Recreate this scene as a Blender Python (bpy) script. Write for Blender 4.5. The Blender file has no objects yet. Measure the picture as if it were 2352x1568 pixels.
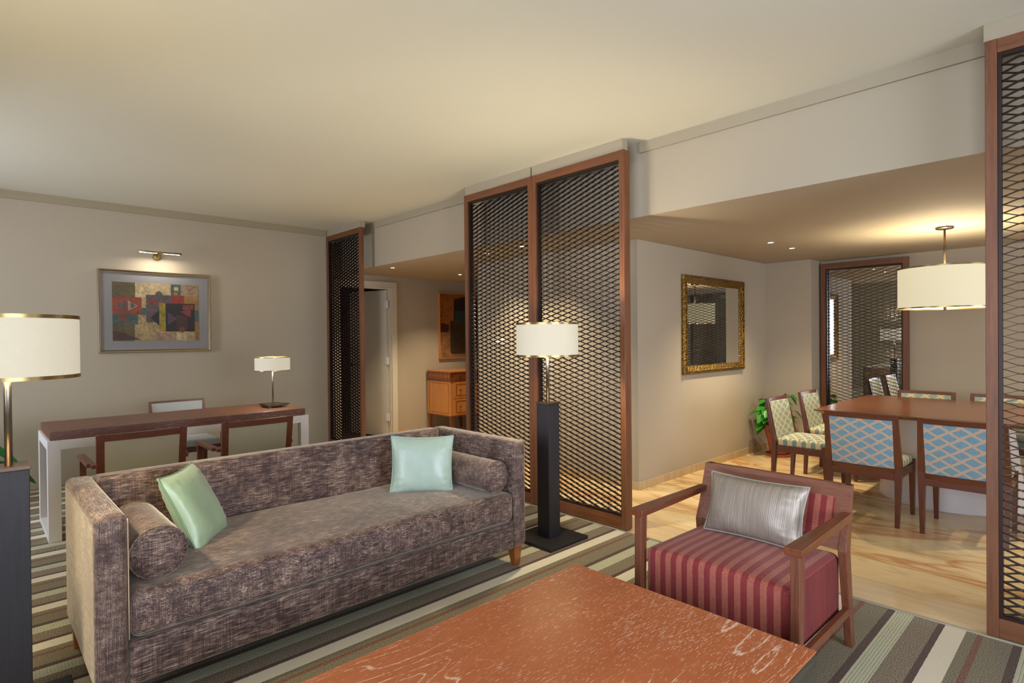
import bpy, bmesh, math, random
from mathutils import Vector, Matrix
random.seed(7)
PI = math.pi
sc = bpy.context.scene
COL = sc.collection

def s2l(c):
    o = []
    for v in c[:3]:
        v = v/255.0
        o.append(v/12.92 if v <= .04045 else ((v+.055)/1.055)**2.4)
    return tuple(o)+(1.0,)

# ------------------------------------------------------------------ camera
cam_d = bpy.data.cameras.new('camera')
cam = bpy.data.objects.new('camera', cam_d); COL.objects.link(cam)
cam_d.sensor_width = 36; cam_d.lens = 1314.79/2352*36; cam_d.clip_start = .05
R_ = Vector((0.68819066, 0.72546528, -0.00968184)); U_ = Vector((0.00122056, 0.01218685, 0.99992499)); F_ = Vector((-0.72552886, 0.68815086, -0.0075014))
m = Matrix((R_, U_, -F_)).transposed().to_4x4(); m.translation = Vector((6.9189, -3.2157, 1.37))
cam.matrix_world = m
sc.camera = cam

# ------------------------------------------------------------------ world, daylight, exposure
sc.view_settings.view_transform = 'Standard'; sc.view_settings.look = 'None'
sc.view_settings.exposure = 0.40; sc.view_settings.gamma = 1.0; sc.view_settings.use_curve_mapping = False
w = bpy.data.worlds.new('sky'); sc.world = w; w.use_nodes = True
bg = w.node_tree.nodes['Background']; bg.inputs[0].default_value = (.62, .78, 1.0, 1); bg.inputs[1].default_value = 1.6

def light(name, kind, loc, power, color, parent=None, rot=(0, 0, 0), size=None, size_y=None, radius=None, spot=None, blend=.6):
    d = bpy.data.lights.new(name, kind); d.energy = power; d.color = color
    if kind == 'AREA':
        d.shape = 'RECTANGLE'; d.size = size; d.size_y = size_y or size
    if radius is not None: d.shadow_soft_size = radius
    if spot: d.spot_size = spot; d.spot_blend = blend
    o = bpy.data.objects.new(name, d); COL.objects.link(o); o.location = loc; o.rotation_euler = rot
    if parent: o.parent = parent
    return o
DAY = (.80, .86, 1.0)
light('daylight_narrow_window', 'AREA', (1.42, -5.32, 1.55), 85, DAY, rot=(PI/2, 0, 0), size=.84, size_y=1.4)
light('daylight_wide_window', 'AREA', (7.2, -5.32, 1.35), 160, DAY, rot=(PI/2, 0, 0), size=3.6, size_y=2.1)
light('dining_fill_daylight', 'AREA', (9.92, 2.2, 1.35), 60, DAY, rot=(PI/2, 0, PI/2), size=2.0, size_y=1.5)  # unseen fill, added to brighten the dining room from its right wall
light('daylight_side_window', 'AREA', (9.92, -2.2, 1.4), 160, DAY, rot=(PI/2, 0, PI/2), size=2.6, size_y=2.0)
WARM = (1.0, .86, .60)
P_FLOORLAMP = 32; P_PENDANT = 36; P_DESKLAMP = 9; P_DOWN = 75; P_PICT = 2.6

# ------------------------------------------------------------------ helpers
class MB:
    def __init__(s): s.v = []; s.f = []; s.m = []
    def add(s, vs, fs, mi=0):
        n = len(s.v); s.v += [tuple(p) for p in vs]
        for f in fs: s.f.append(tuple(i+n for i in f)); s.m.append(mi)
    def box(s, x0, x1, y0, y1, z0, z1, mi=0, T=None):
        vs = [(x, y, z) for z in (z0, z1) for y in (y0, y1) for x in (x0, x1)]
        if T: vs = [T @ Vector(p) for p in vs]
        s.add(vs, [(0, 2, 3, 1), (4, 5, 7, 6), (0, 1, 5, 4), (2, 6, 7, 3), (0, 4, 6, 2), (1, 3, 7, 5)], mi); return s
    def hexa(s, bot, top, mi=0):
        """bot, top: four points each, counter-clockwise"""
        s.add(list(bot)+list(top), [(3, 2, 1, 0), (4, 5, 6, 7), (0, 1, 5, 4), (1, 2, 6, 5), (2, 3, 7, 6), (3, 0, 4, 7)], mi); return s
    def bar(s, a, b, wx, wy, wx2=None, wy2=None, mi=0):
        """post between a and b with rectangular sections kept level (wx along x, wy along y)"""
        wx2 = wx if wx2 is None else wx2; wy2 = wy if wy2 is None else wy2
        q = lambda p, u, v: [(p[0]-u/2, p[1]-v/2, p[2]), (p[0]+u/2, p[1]-v/2, p[2]), (p[0]+u/2, p[1]+v/2, p[2]), (p[0]-u/2, p[1]+v/2, p[2])]
        return s.hexa(q(a, wx, wy), q(b, wx2, wy2), mi)
    def beam(s, a, b, w, h, mi=0):
        a = Vector(a); b = Vector(b); d = (b-a).normalized()
        up = Vector((0, 0, 1)) if abs(d.z) < .95 else Vector((1, 0, 0))
        r = d.cross(up).normalized(); u = r.cross(d)
        q = lambda p: [p-r*w/2-u*h/2, p+r*w/2-u*h/2, p+r*w/2+u*h/2, p-r*w/2+u*h/2]
        A = q(a); B = q(b)
        s.add(A+B, [(0, 1, 2, 3), (7, 6, 5, 4), (0, 4, 5, 1), (1, 5, 6, 2), (2, 6, 7, 3), (3, 7, 4, 0)], mi); return s
    def tube(s, pts, r, n=10, mi=0, closed=False, caps=True):
        pts = [Vector(p) for p in pts]; N = len(pts); rings = []
        prev = None
        for i, p in enumerate(pts):
            if closed: d = pts[(i+1) % N]-pts[i-1]
            else: d = pts[min(i+1, N-1)]-pts[max(i-1, 0)]
            d.normalize()
            if prev is None:
                up = Vector((0, 0, 1)) if abs(d.z) < .9 else Vector((1, 0, 0))
                u = d.cross(up).normalized()
            else:
                u = (prev-d*prev.dot(d)).normalized()
            prev = u; v = d.cross(u)
            rr = r(i/(N-1)) if callable(r) else r
            rings.append([p+(u*math.cos(t)+v*math.sin(t))*rr for t in [2*PI*k/n for k in range(n)]])
        base = len(s.v)
        for rg in rings: s.v += [tuple(p) for p in rg]
        M = N if closed else N-1
        for i in range(M):
            j = (i+1) % N
            for k in range(n):
                s.f.append((base+i*n+k, base+i*n+(k+1) % n, base+j*n+(k+1) % n, base+j*n+k)); s.m.append(mi)
        if caps and not closed:
            s.f.append(tuple(base+k for k in range(n))[::-1]); s.m.append(mi)
            s.f.append(tuple(base+(N-1)*n+k for k in range(n))); s.m.append(mi)
        return s
    def lathe(s, prof, c=(0, 0, 0), n=48, mi=0, closed=False):
        base = len(s.v); L = len(prof)
        for (r, z) in prof:
            for k in range(n):
                t = 2*PI*k/n; s.v.append((c[0]+r*math.cos(t), c[1]+r*math.sin(t), c[2]+z))
        for i in range(L if closed else L-1):
            j = (i+1) % L
            for k in range(n):
                s.f.append((base+i*n+k, base+i*n+(k+1) % n, base+j*n+(k+1) % n, base+j*n+k)); s.m.append(mi)
        if not closed:
            if prof[0][0] > 1e-4: s.f.append(tuple(base+k for k in range(n))[::-1]); s.m.append(mi)
            if prof[-1][0] > 1e-4: s.f.append(tuple(base+(L-1)*n+k for k in range(n))); s.m.append(mi)
        return s
    def soft(s, x0, x1, y0, y1, z0, z1, r=.03, n=12, crown=0, mi=0, fn=None, T=None):
        """rounded, subdivided box; crown lifts the middle of the top"""
        c = Vector(((x0+x1)/2, (y0+y1)/2, (z0+z1)/2)); h = Vector(((x1-x0)/2, (y1-y0)/2, (z1-z0)/2))
        def ticks(a):
            k = max(2, min(60, int(2*a/.035)))
            t = [-a+2*a*i/k for i in range(k+1)]
            e = [-a+r*.15, -a+r*.35, -a+r*.65, -a+r]
            out = sorted(set([round(q, 5) for q in t if abs(q) <= a-r]+[-round(a, 5), round(a, 5)]+[round(q, 5) for q in e]+[-round(q, 5) for q in e]))
            return out
        tx, ty, tz = ticks(h.x), ticks(h.y), ticks(h.z)
        idx = {}
        def vid(p):
            k = (round(p[0], 5), round(p[1], 5), round(p[2], 5))
            if k in idx: return idx[k]
            P = Vector(p); Q = Vector((max(-h.x+r, min(h.x-r, P.x)), max(-h.y+r, min(h.y-r, P.y)), max(-h.z+r, min(h.z-r, P.z))))
            d = P-Q
            if d.length > 1e-7: P = Q+d.normalized()*r
            if crown and P.z > 0: P.z += crown*(1-(P.x/h.x)**2)*(1-(P.y/h.y)**4)
            P = P+c
            if fn: P = Vector(fn(P))
            if T: P = T @ P
            s.v.append(tuple(P)); idx[k] = len(s.v)-1; return idx[k]
        def face(A, B, mk, flip):
            for i in range(len(A)-1):
                for j in range(len(B)-1):
                    q = [vid(mk(A[i], B[j])), vid(mk(A[i+1], B[j])), vid(mk(A[i+1], B[j+1])), vid(mk(A[i], B[j+1]))]
                    if flip: q = q[::-1]
                    s.f.append(tuple(q)); s.m.append(mi)
        face(tx, ty, lambda a, b: (a, b, h.z), False); face(tx, ty, lambda a, b: (a, b, -h.z), True)
        face(tx, tz, lambda a, b: (a, -h.y, b), False); face(tx, tz, lambda a, b: (a, h.y, b), True)
        face(ty, tz, lambda a, b: (h.x, a, b), False); face(ty, tz, lambda a, b: (-h.x, a, b), True)
        return s
    def build(s, name, mats, parent=None, bevel=0, smooth=False, seg=2, loc=None):
        me = bpy.data.meshes.new(name); me.from_pydata(s.v, [], s.f)
        if not isinstance(mats, (list, tuple)): mats = [mats]
        for q in mats: me.materials.append(q)
        for p, mi in zip(me.polygons, s.m): p.material_index = mi
        if smooth:
            for p in me.polygons: p.use_smooth = True
        me.update(); o = bpy.data.objects.new(name, me); COL.objects.link(o)
        if parent: o.parent = parent
        if loc: o.location = loc
        if bevel:
            b = o.modifiers.new('bevel', 'BEVEL'); b.width = bevel; b.segments = seg; b.limit_method = 'ANGLE'; b.angle_limit = .6
            b.harden_normals = False
        return o
def smooth_angle(o, a=.7):
    me = o.data
    for p in me.polygons: p.use_smooth = True
    bm = bmesh.new(); bm.from_mesh(me)
    for e in bm.edges:
        if len(e.link_faces) == 2 and e.calc_face_angle(0) > a: e.smooth = False
    bm.to_mesh(me); bm.free(); return o
def tag(o, label, cat, group=None):
    o['label'] = label; o['category'] = cat
    if group: o['group'] = group
    return o
def thing(name, label, cat, loc=(0, 0, 0), rz=0, group=None):
    o = bpy.data.objects.new(name, None); COL.objects.link(o); o.empty_display_size = .1
    o.location = loc; o.rotation_euler = (0, 0, rz); return tag(o, label, cat, group)
def struct(o): o['kind'] = 'structure'; return o
def dup(root, loc, rz=0, label=None):
    def cp(o, par):
        c = o.copy(); COL.objects.link(c); c.parent = par
        for ch in list(o.children): cp(ch, c)
        return c
    r = cp(root, None); r.location = loc; r.rotation_euler = (0, 0, rz)
    if label: r['label'] = label
    return r
def bb(o, name, *box, mat=None, par=None, bevel=0): return MB().box(*box).build(name, mat, par, bevel)

# ------------------------------------------------------------------ materials
class NT:
    def __init__(s, name):
        s.m = bpy.data.materials.new(name); s.m.use_nodes = True; s.t = s.m.node_tree
        s.b = s.t.nodes['Principled BSDF']; s.o = s.t.nodes['Material Output']
    def n(s, typ, **k):
        q = s.t.nodes.new(typ)
        for a, v in k.items(): setattr(q, a, v)
        return q
    def l(s, a, b): s.t.links.new(a, b)
    def val(s, x, sock):
        if isinstance(x, (int, float)): sock.default_value = x
        elif isinstance(x, tuple): sock.default_value = x
        else: s.l(x, sock)
    def math(s, op, a, b=0.0, c=0.0):
        q = s.n('ShaderNodeMath', operation=op); s.val(a, q.inputs[0]); s.val(b, q.inputs[1])
        if op in ('MULTIPLY_ADD', 'SMOOTH_MIN', 'COMPARE'): s.val(c, q.inputs[2])
        return q.outputs[0]
    def mix(s, f, a, b, mode='MIX'):
        q = s.n('ShaderNodeMix', data_type='RGBA', blend_type=mode); s.val(f, q.inputs[0]); s.val(a, q.inputs[6]); s.val(b, q.inputs[7]); return q.outputs[2]
    def coord(s, scale=(1, 1, 1), rot=(0, 0, 0), loc=(0, 0, 0)):
        t = s.n('ShaderNodeTexCoord'); mp = s.n('ShaderNodeMapping'); s.l(t.outputs['Object'], mp.inputs[0])
        mp.inputs['Scale'].default_value = scale; mp.inputs['Rotation'].default_value = rot; mp.inputs['Location'].default_value = loc
        return mp.outputs[0]
    def noise(s, vec, scale=5, detail=3, rough=.5, dist=0):
        q = s.n('ShaderNodeTexNoise'); s.l(vec, q.inputs['Vector']); q.inputs['Scale'].default_value = scale
        q.inputs['Detail'].default_value = detail; q.inputs['Roughness'].default_value = rough; q.inputs['Distortion'].default_value = dist
        return q.outputs[0]
    def ramp(s, f, stops, interp='LINEAR'):
        q = s.n('ShaderNodeValToRGB'); s.l(f, q.inputs[0]); cr = q.color_ramp; cr.interpolation = interp
        while len(cr.elements) < len(stops): cr.elements.new(.5)
        for e, (p, c) in zip(cr.elements, stops):
            e.position = p; e.color = c if len(c) == 4 else c+(1,)
        return q.outputs[0]
    def rr(s, f, a, b, c=0.0, d=1.0):
        q = s.n('ShaderNodeMapRange'); s.l(f, q.inputs[0]); q.inputs[1].default_value = a; q.inputs[2].default_value = b
        q.inputs[3].default_value = c; q.inputs[4].default_value = d; return q.outputs[0]
    def xyz(s, v):
        q = s.n('ShaderNodeSeparateXYZ'); s.l(v, q.inputs[0]); return q.outputs
    def bump(s, h, st=.2, dist=.01):
        q = s.n('ShaderNodeBump'); q.inputs['Strength'].default_value = st; q.inputs['Distance'].default_value = dist
        s.l(h, q.inputs['Height']); s.l(q.outputs[0], s.b.inputs['Normal'])
    def set(s, color=None, rough=None, metal=None, sheen=None, coat=None, spec=None, emis=None, estr=None, tint=None):
        b = s.b.inputs
        if color is not None: s.val(color, b['Base Color'])
        if rough is not None: s.val(rough, b['Roughness'])
        if metal is not None: b['Metallic'].default_value = metal
        if sheen is not None: b['Sheen Weight'].default_value = sheen; b['Sheen Roughness'].default_value = .4
        if tint is not None: b['Sheen Tint'].default_value = tint
        if coat is not None: b['Coat Weight'].default_value = coat; b['Coat Roughness'].default_value = .15
        if spec is not None: b['Specular IOR Level'].default_value = spec
        if emis is not None: b['Emission Color'].default_value = emis; b['Emission Strength'].default_value = estr
        return s.m

def paint(name, c, rough=.75, var=.05, scale=3, bump=0):
    t = NT(name); v = t.coord(); n = t.noise(v, scale, 2)
    a = s2l(c); b = tuple(min(1, q*(1+var)) for q in a[:3])+(1,)
    t.set(t.mix(n, a, b), rough, spec=.3)
    if bump: t.bump(t.noise(v, 400, 2), bump, .001)
    return t.m
def wood(name, c1, c2, axis='z', rough=.35, sc_=1.0, coat=.15, fleck=None):
    t = NT(name); k = 45*sc_; l = 2.2*sc_
    S = {'x': (l, k, k), 'y': (k, l, k), 'z': (k, k, l)}[axis]
    v = t.coord(S); n = t.noise(v, 1, 5, .6, .6); n2 = t.noise(v, 3.5, 3, .6, .2)
    f = t.math('MULTIPLY_ADD', n2, .45, t.math('MULTIPLY', n, .6))
    f = t.rr(f, .33, .72)
    col = t.mix(f, s2l(c1), s2l(c2))
    if fleck:
        S2 = {'x': (14, 260, 260), 'y': (260, 14, 260), 'z': (260, 260, 14)}[axis]
        n3 = t.noise(t.coord(S2), 1, 2, .5, .4); col = t.mix(t.rr(n3, .60, .68), col, s2l(fleck))
    t.set(col, rough, coat=coat); t.bump(n2, .12, .002)
    return t.m
def metal(name, c, rough=.28, aniso=False):
    t = NT(name); v = t.coord((1, 1, 60)); n = t.noise(v, 4, 2)
    t.set(s2l(c), rough, 1.0); return t.m
def flat(name, c, rough=.7): return paint(name, c, rough, .04, 30)

M_wall = paint('wall_paint', (168, 156, 135), .8, .03, 2, .02)
M_ceil = paint('ceiling_paint', (210, 206, 188), .85, .02)
M_trim = paint('trim_paint', (160, 148, 126), .55, .02)
M_band = paint('cornice_paint', (152, 139, 112), .6, .02)
M_white = paint('white_lacquer', (214, 209, 205), .35, .02)
M_doorp = paint('door_paint', (196, 188, 168), .45, .03)
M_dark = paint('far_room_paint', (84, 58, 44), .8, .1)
M_scr = wood('screen_timber', (84, 46, 22), (126, 76, 40), 'z', .5, .8, 0)
M_scrx = wood('screen_timber_rail', (84, 46, 22), (126, 76, 40), 'x', .5, .8, 0)
M_mesh = paint('bronze_mesh_metal', (46, 34, 30), .42, .2, 20); M_mesh.node_tree.nodes['Principled BSDF'].inputs['Metallic'].default_value = .35
M_mah = wood('mahogany', (70, 32, 16), (108, 56, 30), 'z', .36, 1.2, .15)
M_mahx = wood('mahogany_rail', (70, 32, 16), (108, 56, 30), 'x', .36, 1.2, .15)
M_mahy = wood('mahogany_arm', (84, 40, 22), (128, 70, 42), 'y', .32, 1.2, .2)
M_chairleg = wood('armchair_timber', (84, 44, 28), (128, 76, 52), 'z', .4, 1.2, .1)
M_chairback = wood('armchair_back_timber', (96, 54, 38), (140, 90, 68), 'x', .4, 1.2, .15)
M_legw = wood('sofa_leg_timber', (120, 62, 22), (164, 96, 40), 'z', .3, 1.2, .3)
M_wenge = wood('wenge_post', (12, 10, 12), (34, 29, 34), 'z', .5, 1.6, 0)
M_deskt = wood('desk_oak', (76, 38, 22), (118, 68, 44), 'y', .42, .9, .05, (160, 112, 80))
M_dtab = wood('dining_oak', (98, 56, 32), (140, 86, 54), 'x', .24, .8, .4)
M_hinge = paint('satin_hinge_metal', (206, 204, 200), .4, .02)
M_steel = metal('brushed_steel', (140, 134, 126), .3)
M_brass = metal('antique_brass', (150, 128, 84), .3)
M_bronze = metal('dark_bronze', (92, 78, 66), .35)
M_silver = metal('champagne_silver', (196, 184, 160), .2)
M_mirror = metal('mirror_silvering', (232, 232, 228), .015)

def m_gold():
    t = NT('gilded_carving'); v = t.coord()
    q = t.n('ShaderNodeTexVoronoi'); t.l(v, q.inputs['Vector']); q.inputs['Scale'].default_value = 55
    n = t.noise(v, 90, 3); h = t.math('MULTIPLY_ADD', n, .5, q.outputs[0])
    t.set(t.mix(t.rr(h, .2, .8), s2l((48, 32, 10)), s2l((146, 114, 54))), .38, .85); t.bump(h, .9, .012); return t.m
M_gold = m_gold()
def m_shade(name, estr, c=(1.0, .90, .66, 1)):
    t = NT(name); v = t.coord((1, 1, 1)); n = t.noise(v, 60, 1)
    t.set(t.mix(n, s2l((160, 152, 130)), s2l((168, 160, 138))), .9, emis=c, estr=estr); return t.m
M_shade = m_shade('lit_drum_shade', .31, (1, .92, .74, 1))
M_shade2 = m_shade('lit_pendant_shade', .42, (1.0, .90, .60, 1))
def m_emit(name, c, s):
    t = NT(name); t.set((0, 0, 0, 1), .5, emis=c, estr=s); return t.m
M_led = m_emit('led_glow', (1, .93, .78, 1), 9)
M_down = m_emit('downlight_lens', (1, .88, .66, 1), 14)
def m_glass():
    t = NT('window_glass'); tr = t.n('ShaderNodeBsdfTransparent'); gl = t.n('ShaderNodeBsdfGlossy'); gl.inputs['Roughness'].default_value = .02
    fr = t.n('ShaderNodeFresnel'); fr.inputs[0].default_value = 1.45; mx = t.n('ShaderNodeMixShader')
    t.l(fr.outputs[0], mx.inputs[0]); t.l(tr.outputs[0], mx.inputs[1]); t.l(gl.outputs[0], mx.inputs[2]); t.l(mx.outputs[0], t.o.inputs[0]); return t.m
M_glass = m_glass()

def m_carpet():
    t = NT('striped_carpet'); v = t.coord(); x, y, z = t.xyz(v)
    wob = t.math('MULTIPLY', t.math('SUBTRACT', t.noise(t.coord((300, 60, 1)), 1, 1), .5), .004)
    xx = t.math('ADD', t.math('SUBTRACT', x, 6.368-.47*20), wob)
    f = t.math('FRACT', t.math('DIVIDE', xx, .47))
    CR = (214, 204, 178); OL = (120, 110, 84); RU = (116, 68, 42); BR = (76, 52, 42); PL = (186, 184, 152); SP = (126, 110, 88)
    st = [(0, CR), (.166, OL), (.25, RU), (.30, OL), (.51, BR), (.575, PL), (.74, SP), (.945, BR)]
    col = t.ramp(f, [(p, s2l(c)) for p, c in st], 'CONSTANT')
    spk = t.ramp(f, [(0, (.12,)*3), (.166, (.8,)*3), (.51, (.45,)*3), (.575, (.10,)*3), (.74, (1,)*3), (.945, (.4,)*3)], 'CONSTANT')
    n = t.noise(v, 210, 2, .75); fac = t.math('MULTIPLY', t.rr(n, .35, .65, -1, 1), spk)
    dk = t.mix(t.math('MAXIMUM', t.math('MULTIPLY', fac, -.95), 0), col, s2l((38, 34, 26)))
    col = t.mix(t.math('MAXIMUM', t.math('MULTIPLY', fac, .45), 0), dk, s2l((206, 190, 156)))
    # stitched ribs inside the pale stripe
    inr = t.math('MULTIPLY', t.math('GREATER_THAN', f, .585), t.math('LESS_THAN', f, .73))
    rib = t.math('GREATER_THAN', t.math('SINE', t.math('MULTIPLY', xx, 2*PI/.0115)), .72)
    dash = t.math('GREATER_THAN', t.math('SINE', t.math('MULTIPLY', y, 2*PI/.012)), -.5)
    k = t.math('MULTIPLY', t.math('MULTIPLY', inr, rib), dash)
    col = t.mix(t.math('MULTIPLY', k, .75), col, s2l((70, 66, 50)))
    t.set(col, .95, sheen=.15, spec=.1); t.bump(n, .5, .004); return t.m
M_carpet = m_carpet()
def m_marble():
    t = NT('veined_marble'); v = t.coord((1, 1, 1), (0, 0, math.radians(38)))
    x, y, z = t.xyz(t.coord())
    vs = t.coord((.8, 2.2, 1), (0, 0, math.radians(48)))
    n1 = t.noise(vs, 1.6, 5, .55, .8); n2 = t.noise(t.coord((2.0, 9, 1), (0, 0, math.radians(50))), 3, 5, .62, .8); n3 = t.noise(vs, .9, 3, .5, 1.2)
    c = t.ramp(n1, [(.3, s2l((176, 140, 92))), (.45, s2l((222, 192, 138))), (.6, s2l((234, 210, 162))), (.72, s2l((206, 168, 112)))])
    wv = t.math('ABSOLUTE', t.math('SUBTRACT', n3, .52)); c = t.mix(t.rr(wv, .0, .05, .75, 0), c, s2l((192, 120, 62)))
    c = t.mix(t.rr(n2, .58, .75, 0, .6), c, s2l((236, 222, 186)))
    vb = t.coord((2.5, 30, 1)); nb = t.noise(vb, 1.5, 4, .6, .6)
    b = t.mix(nb, s2l((190, 160, 112)), s2l((226, 202, 160)))
    edge = t.math('LESS_THAN', y, .40)
    c = t.mix(edge, c, b)
    ab = t.math('ABSOLUTE', t.math('SUBTRACT', y, .40)); c = t.mix(t.math('MULTIPLY', t.math('LESS_THAN', ab, .0015), .5), c, s2l((120, 92, 60)))
    t.set(c, t.rr(n2, .3, .7, .10, .20), spec=.6); return t.m
M_marble = m_marble()
def m_skirt():
    t = NT('marble_skirting'); n = t.noise(t.coord((22, 22, 3)), 1, 4, .6, .4)
    t.set(t.mix(n, s2l((150, 124, 86)), s2l((212, 188, 146))), .3); return t.m
M_skirt = m_skirt()
def m_velvet(name, axis='y'):
    t = NT(name)
    S = {'y': (760, 15, 760), 'x': (15, 760, 760)}[axis]
    n1 = t.noise(t.coord(S), 1, 2, .7); n2 = t.noise(t.coord((90, 90, 90)), 1, 3, .6); n3 = t.noise(t.coord((7, 7, 7)), 1, 3, .6, .5)
    n4 = t.noise(t.coord((420, 420, 12)), 1, 2, .6)
    n5 = t.noise(t.coord((38, 24, 55)), 1, 3, .65)
    f = t.math('ADD', t.math('MULTIPLY', n1, .72), t.math('ADD', t.math('MULTIPLY', n5, .24), t.math('ADD', t.math('MULTIPLY', n3, .20), t.math('MULTIPLY', n4, .24))))
    c = t.ramp(f, [(.55, s2l((24, 14, 13))), (.67, s2l((64, 46, 43))), (.75, s2l((106, 83, 75))), (.88, s2l((204, 178, 154)))])
    t.set(c, .6, sheen=.5, tint=(.95, .84, .68, 1), spec=.3); t.bump(n2, .25, .004); return t.m
M_velv = m_velvet('chenille_velvet'); M_velvx = m_velvet('chenille_velvet_cross', 'x')
def m_satin(name, c1, c2):
    t = NT(name); n = t.noise(t.coord(), 12, 2); t.set(t.mix(n, s2l(c1), s2l(c2)), .36, sheen=.3, spec=.7)
    w_ = t.noise(t.coord((22, 22, 8)), 1, 1, .5, .3); t.bump(w_, .2, .008); return t.m
M_green = m_satin('mint_satin', (140, 162, 128), (158, 180, 146)); M_aqua = m_satin('aqua_satin', (150, 170, 154), (170, 188, 170))
M_gpipe = flat('mint_piping', (120, 146, 118)); M_apipe = flat('aqua_piping', (140, 172, 160))
def m_silk():
    t = NT('silver_ribbed_silk'); x, y, z = t.xyz(t.coord()); n = t.noise(t.coord((330, 4, 10)), 1, 3, .6, .1)
    s = t.math('SINE', t.math('MULTIPLY_ADD', x, 2*PI/.0075, t.math('MULTIPLY', t.noise(t.coord(), 8, 1), 4)))
    f = t.math('ADD', t.math('MULTIPLY', n, .7), t.math('MULTIPLY_ADD', s, .08, .10))
    t.set(t.ramp(f, [(.25, s2l((118, 108, 100))), (.5, s2l((152, 140, 127))), (.75, s2l((182, 168, 144)))]), .4, .2, spec=.6); t.bump(s, .12, .001); return t.m
M_silk = m_silk(); M_silkp = flat('silver_piping', (150, 144, 132), .4)
def m_herring():
    t = NT('red_herringbone'); x, y, z = t.xyz(t.coord()); W = .0515
    fx = t.math('FRACT', t.math('DIVIDE', t.math('ADD', x, 5), W))
    tri = t.math('ABSOLUTE', t.math('SUBTRACT', t.math('FRACT', t.math('DIVIDE', t.math('ADD', x, 5), W/2)), .5))
    yz = t.math('SUBTRACT', z, y)
    ph = t.math('ADD', t.math('MULTIPLY', tri, W*1.0), yz)
    ln = t.math('SINE', t.math('MULTIPLY', ph, 2*PI/.0068))
    hb = t.rr(ln, -.3, .3)
    wide = t.math('GREATER_THAN', fx, .5)
    a = t.mix(hb, s2l((86, 24, 40)), s2l((204, 124, 98))); b = t.mix(hb, s2l((102, 32, 38)), s2l((146, 60, 56)))
    c = t.mix(wide, a, b); n = t.noise(t.coord(), 60, 2); c = t.mix(t.rr(n, .3, .8, 0, .25), c, s2l((70, 20, 30)))
    t.set(c, .75, sheen=.3, tint=(1, .7, .6, 1), spec=.2); t.bump(ln, .15, .001); return t.m
M_herr = m_herring()
def m_lattice(name, ax, blue=(118, 158, 176), line=(190, 168, 148), w=.119, h=.0755, th=.125):
    t = NT(name); o = t.xyz(t.coord()); a = o[0]; b = o[{'z': 2, 'y': 1}[ax]]
    n = t.noise(t.coord((260, 260, 30)), 1, 2); q = t.math('MULTIPLY', t.math('SUBTRACT', t.noise(t.coord(), 120, 1), .5), .05)
    u0 = t.math('ADD', t.math('DIVIDE', a, w), 40.5); v0 = t.math('ADD', t.math('DIVIDE', b, h), 40)
    wv = t.math('MULTIPLY', t.math('SINE', t.math('MULTIPLY', v0, 2*PI)), .035)
    u = t.math('FRACT', t.math('ADD', t.math('ADD', u0, v0), t.math('ADD', q, wv))); v = t.math('FRACT', t.math('ADD', t.math('SUBTRACT', u0, v0), t.math('ADD', q, wv)))
    du = t.math('ABSOLUTE', t.math('SUBTRACT', u, .5)); dv = t.math('ABSOLUTE', t.math('SUBTRACT', v, .5))
    k = t.math('MAXIMUM', t.math('LESS_THAN', du, th), t.math('LESS_THAN', dv, th))
    dark = tuple(int(c*.84) for c in blue)
    c = t.mix(k, t.mix(n, s2l(dark), s2l(tuple(min(255, int(c*1.1)) for c in blue))), s2l(line))
    t.set(c, .7, sheen=.2, spec=.3); t.bump(n, .2, .002); return t.m
M_latb = m_lattice('lattice_back_fabric', 'z'); M_lats = m_lattice('warm_lit_seat_lattice', 'y', (124, 146, 136), (206, 190, 146))  # seat lattice yellowed: warm lamplight put into its colours
M_latf = m_lattice('warm_lit_front_lattice', 'z', (142, 162, 148), (204, 190, 148))  # same cloth as the back, with the warm lamplight painted in
def m_weave(name, c1, c2):
    t = NT(name); o = t.xyz(t.coord()); s = t.math('SINE', t.math('MULTIPLY', t.math('ADD', t.math('ADD', o[0], o[1]), o[2]), 2*PI/.007))
    t.set(t.mix(t.rr(s, -.6, .6), s2l(c1), s2l(c2)), .85, sheen=.2); t.bump(s, .2, .001); return t.m
M_weave = m_weave('olive_weave', (128, 119, 94), (172, 162, 136)); M_pale = m_weave('pale_blue_weave', (170, 174, 170), (190, 194, 190))
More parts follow.
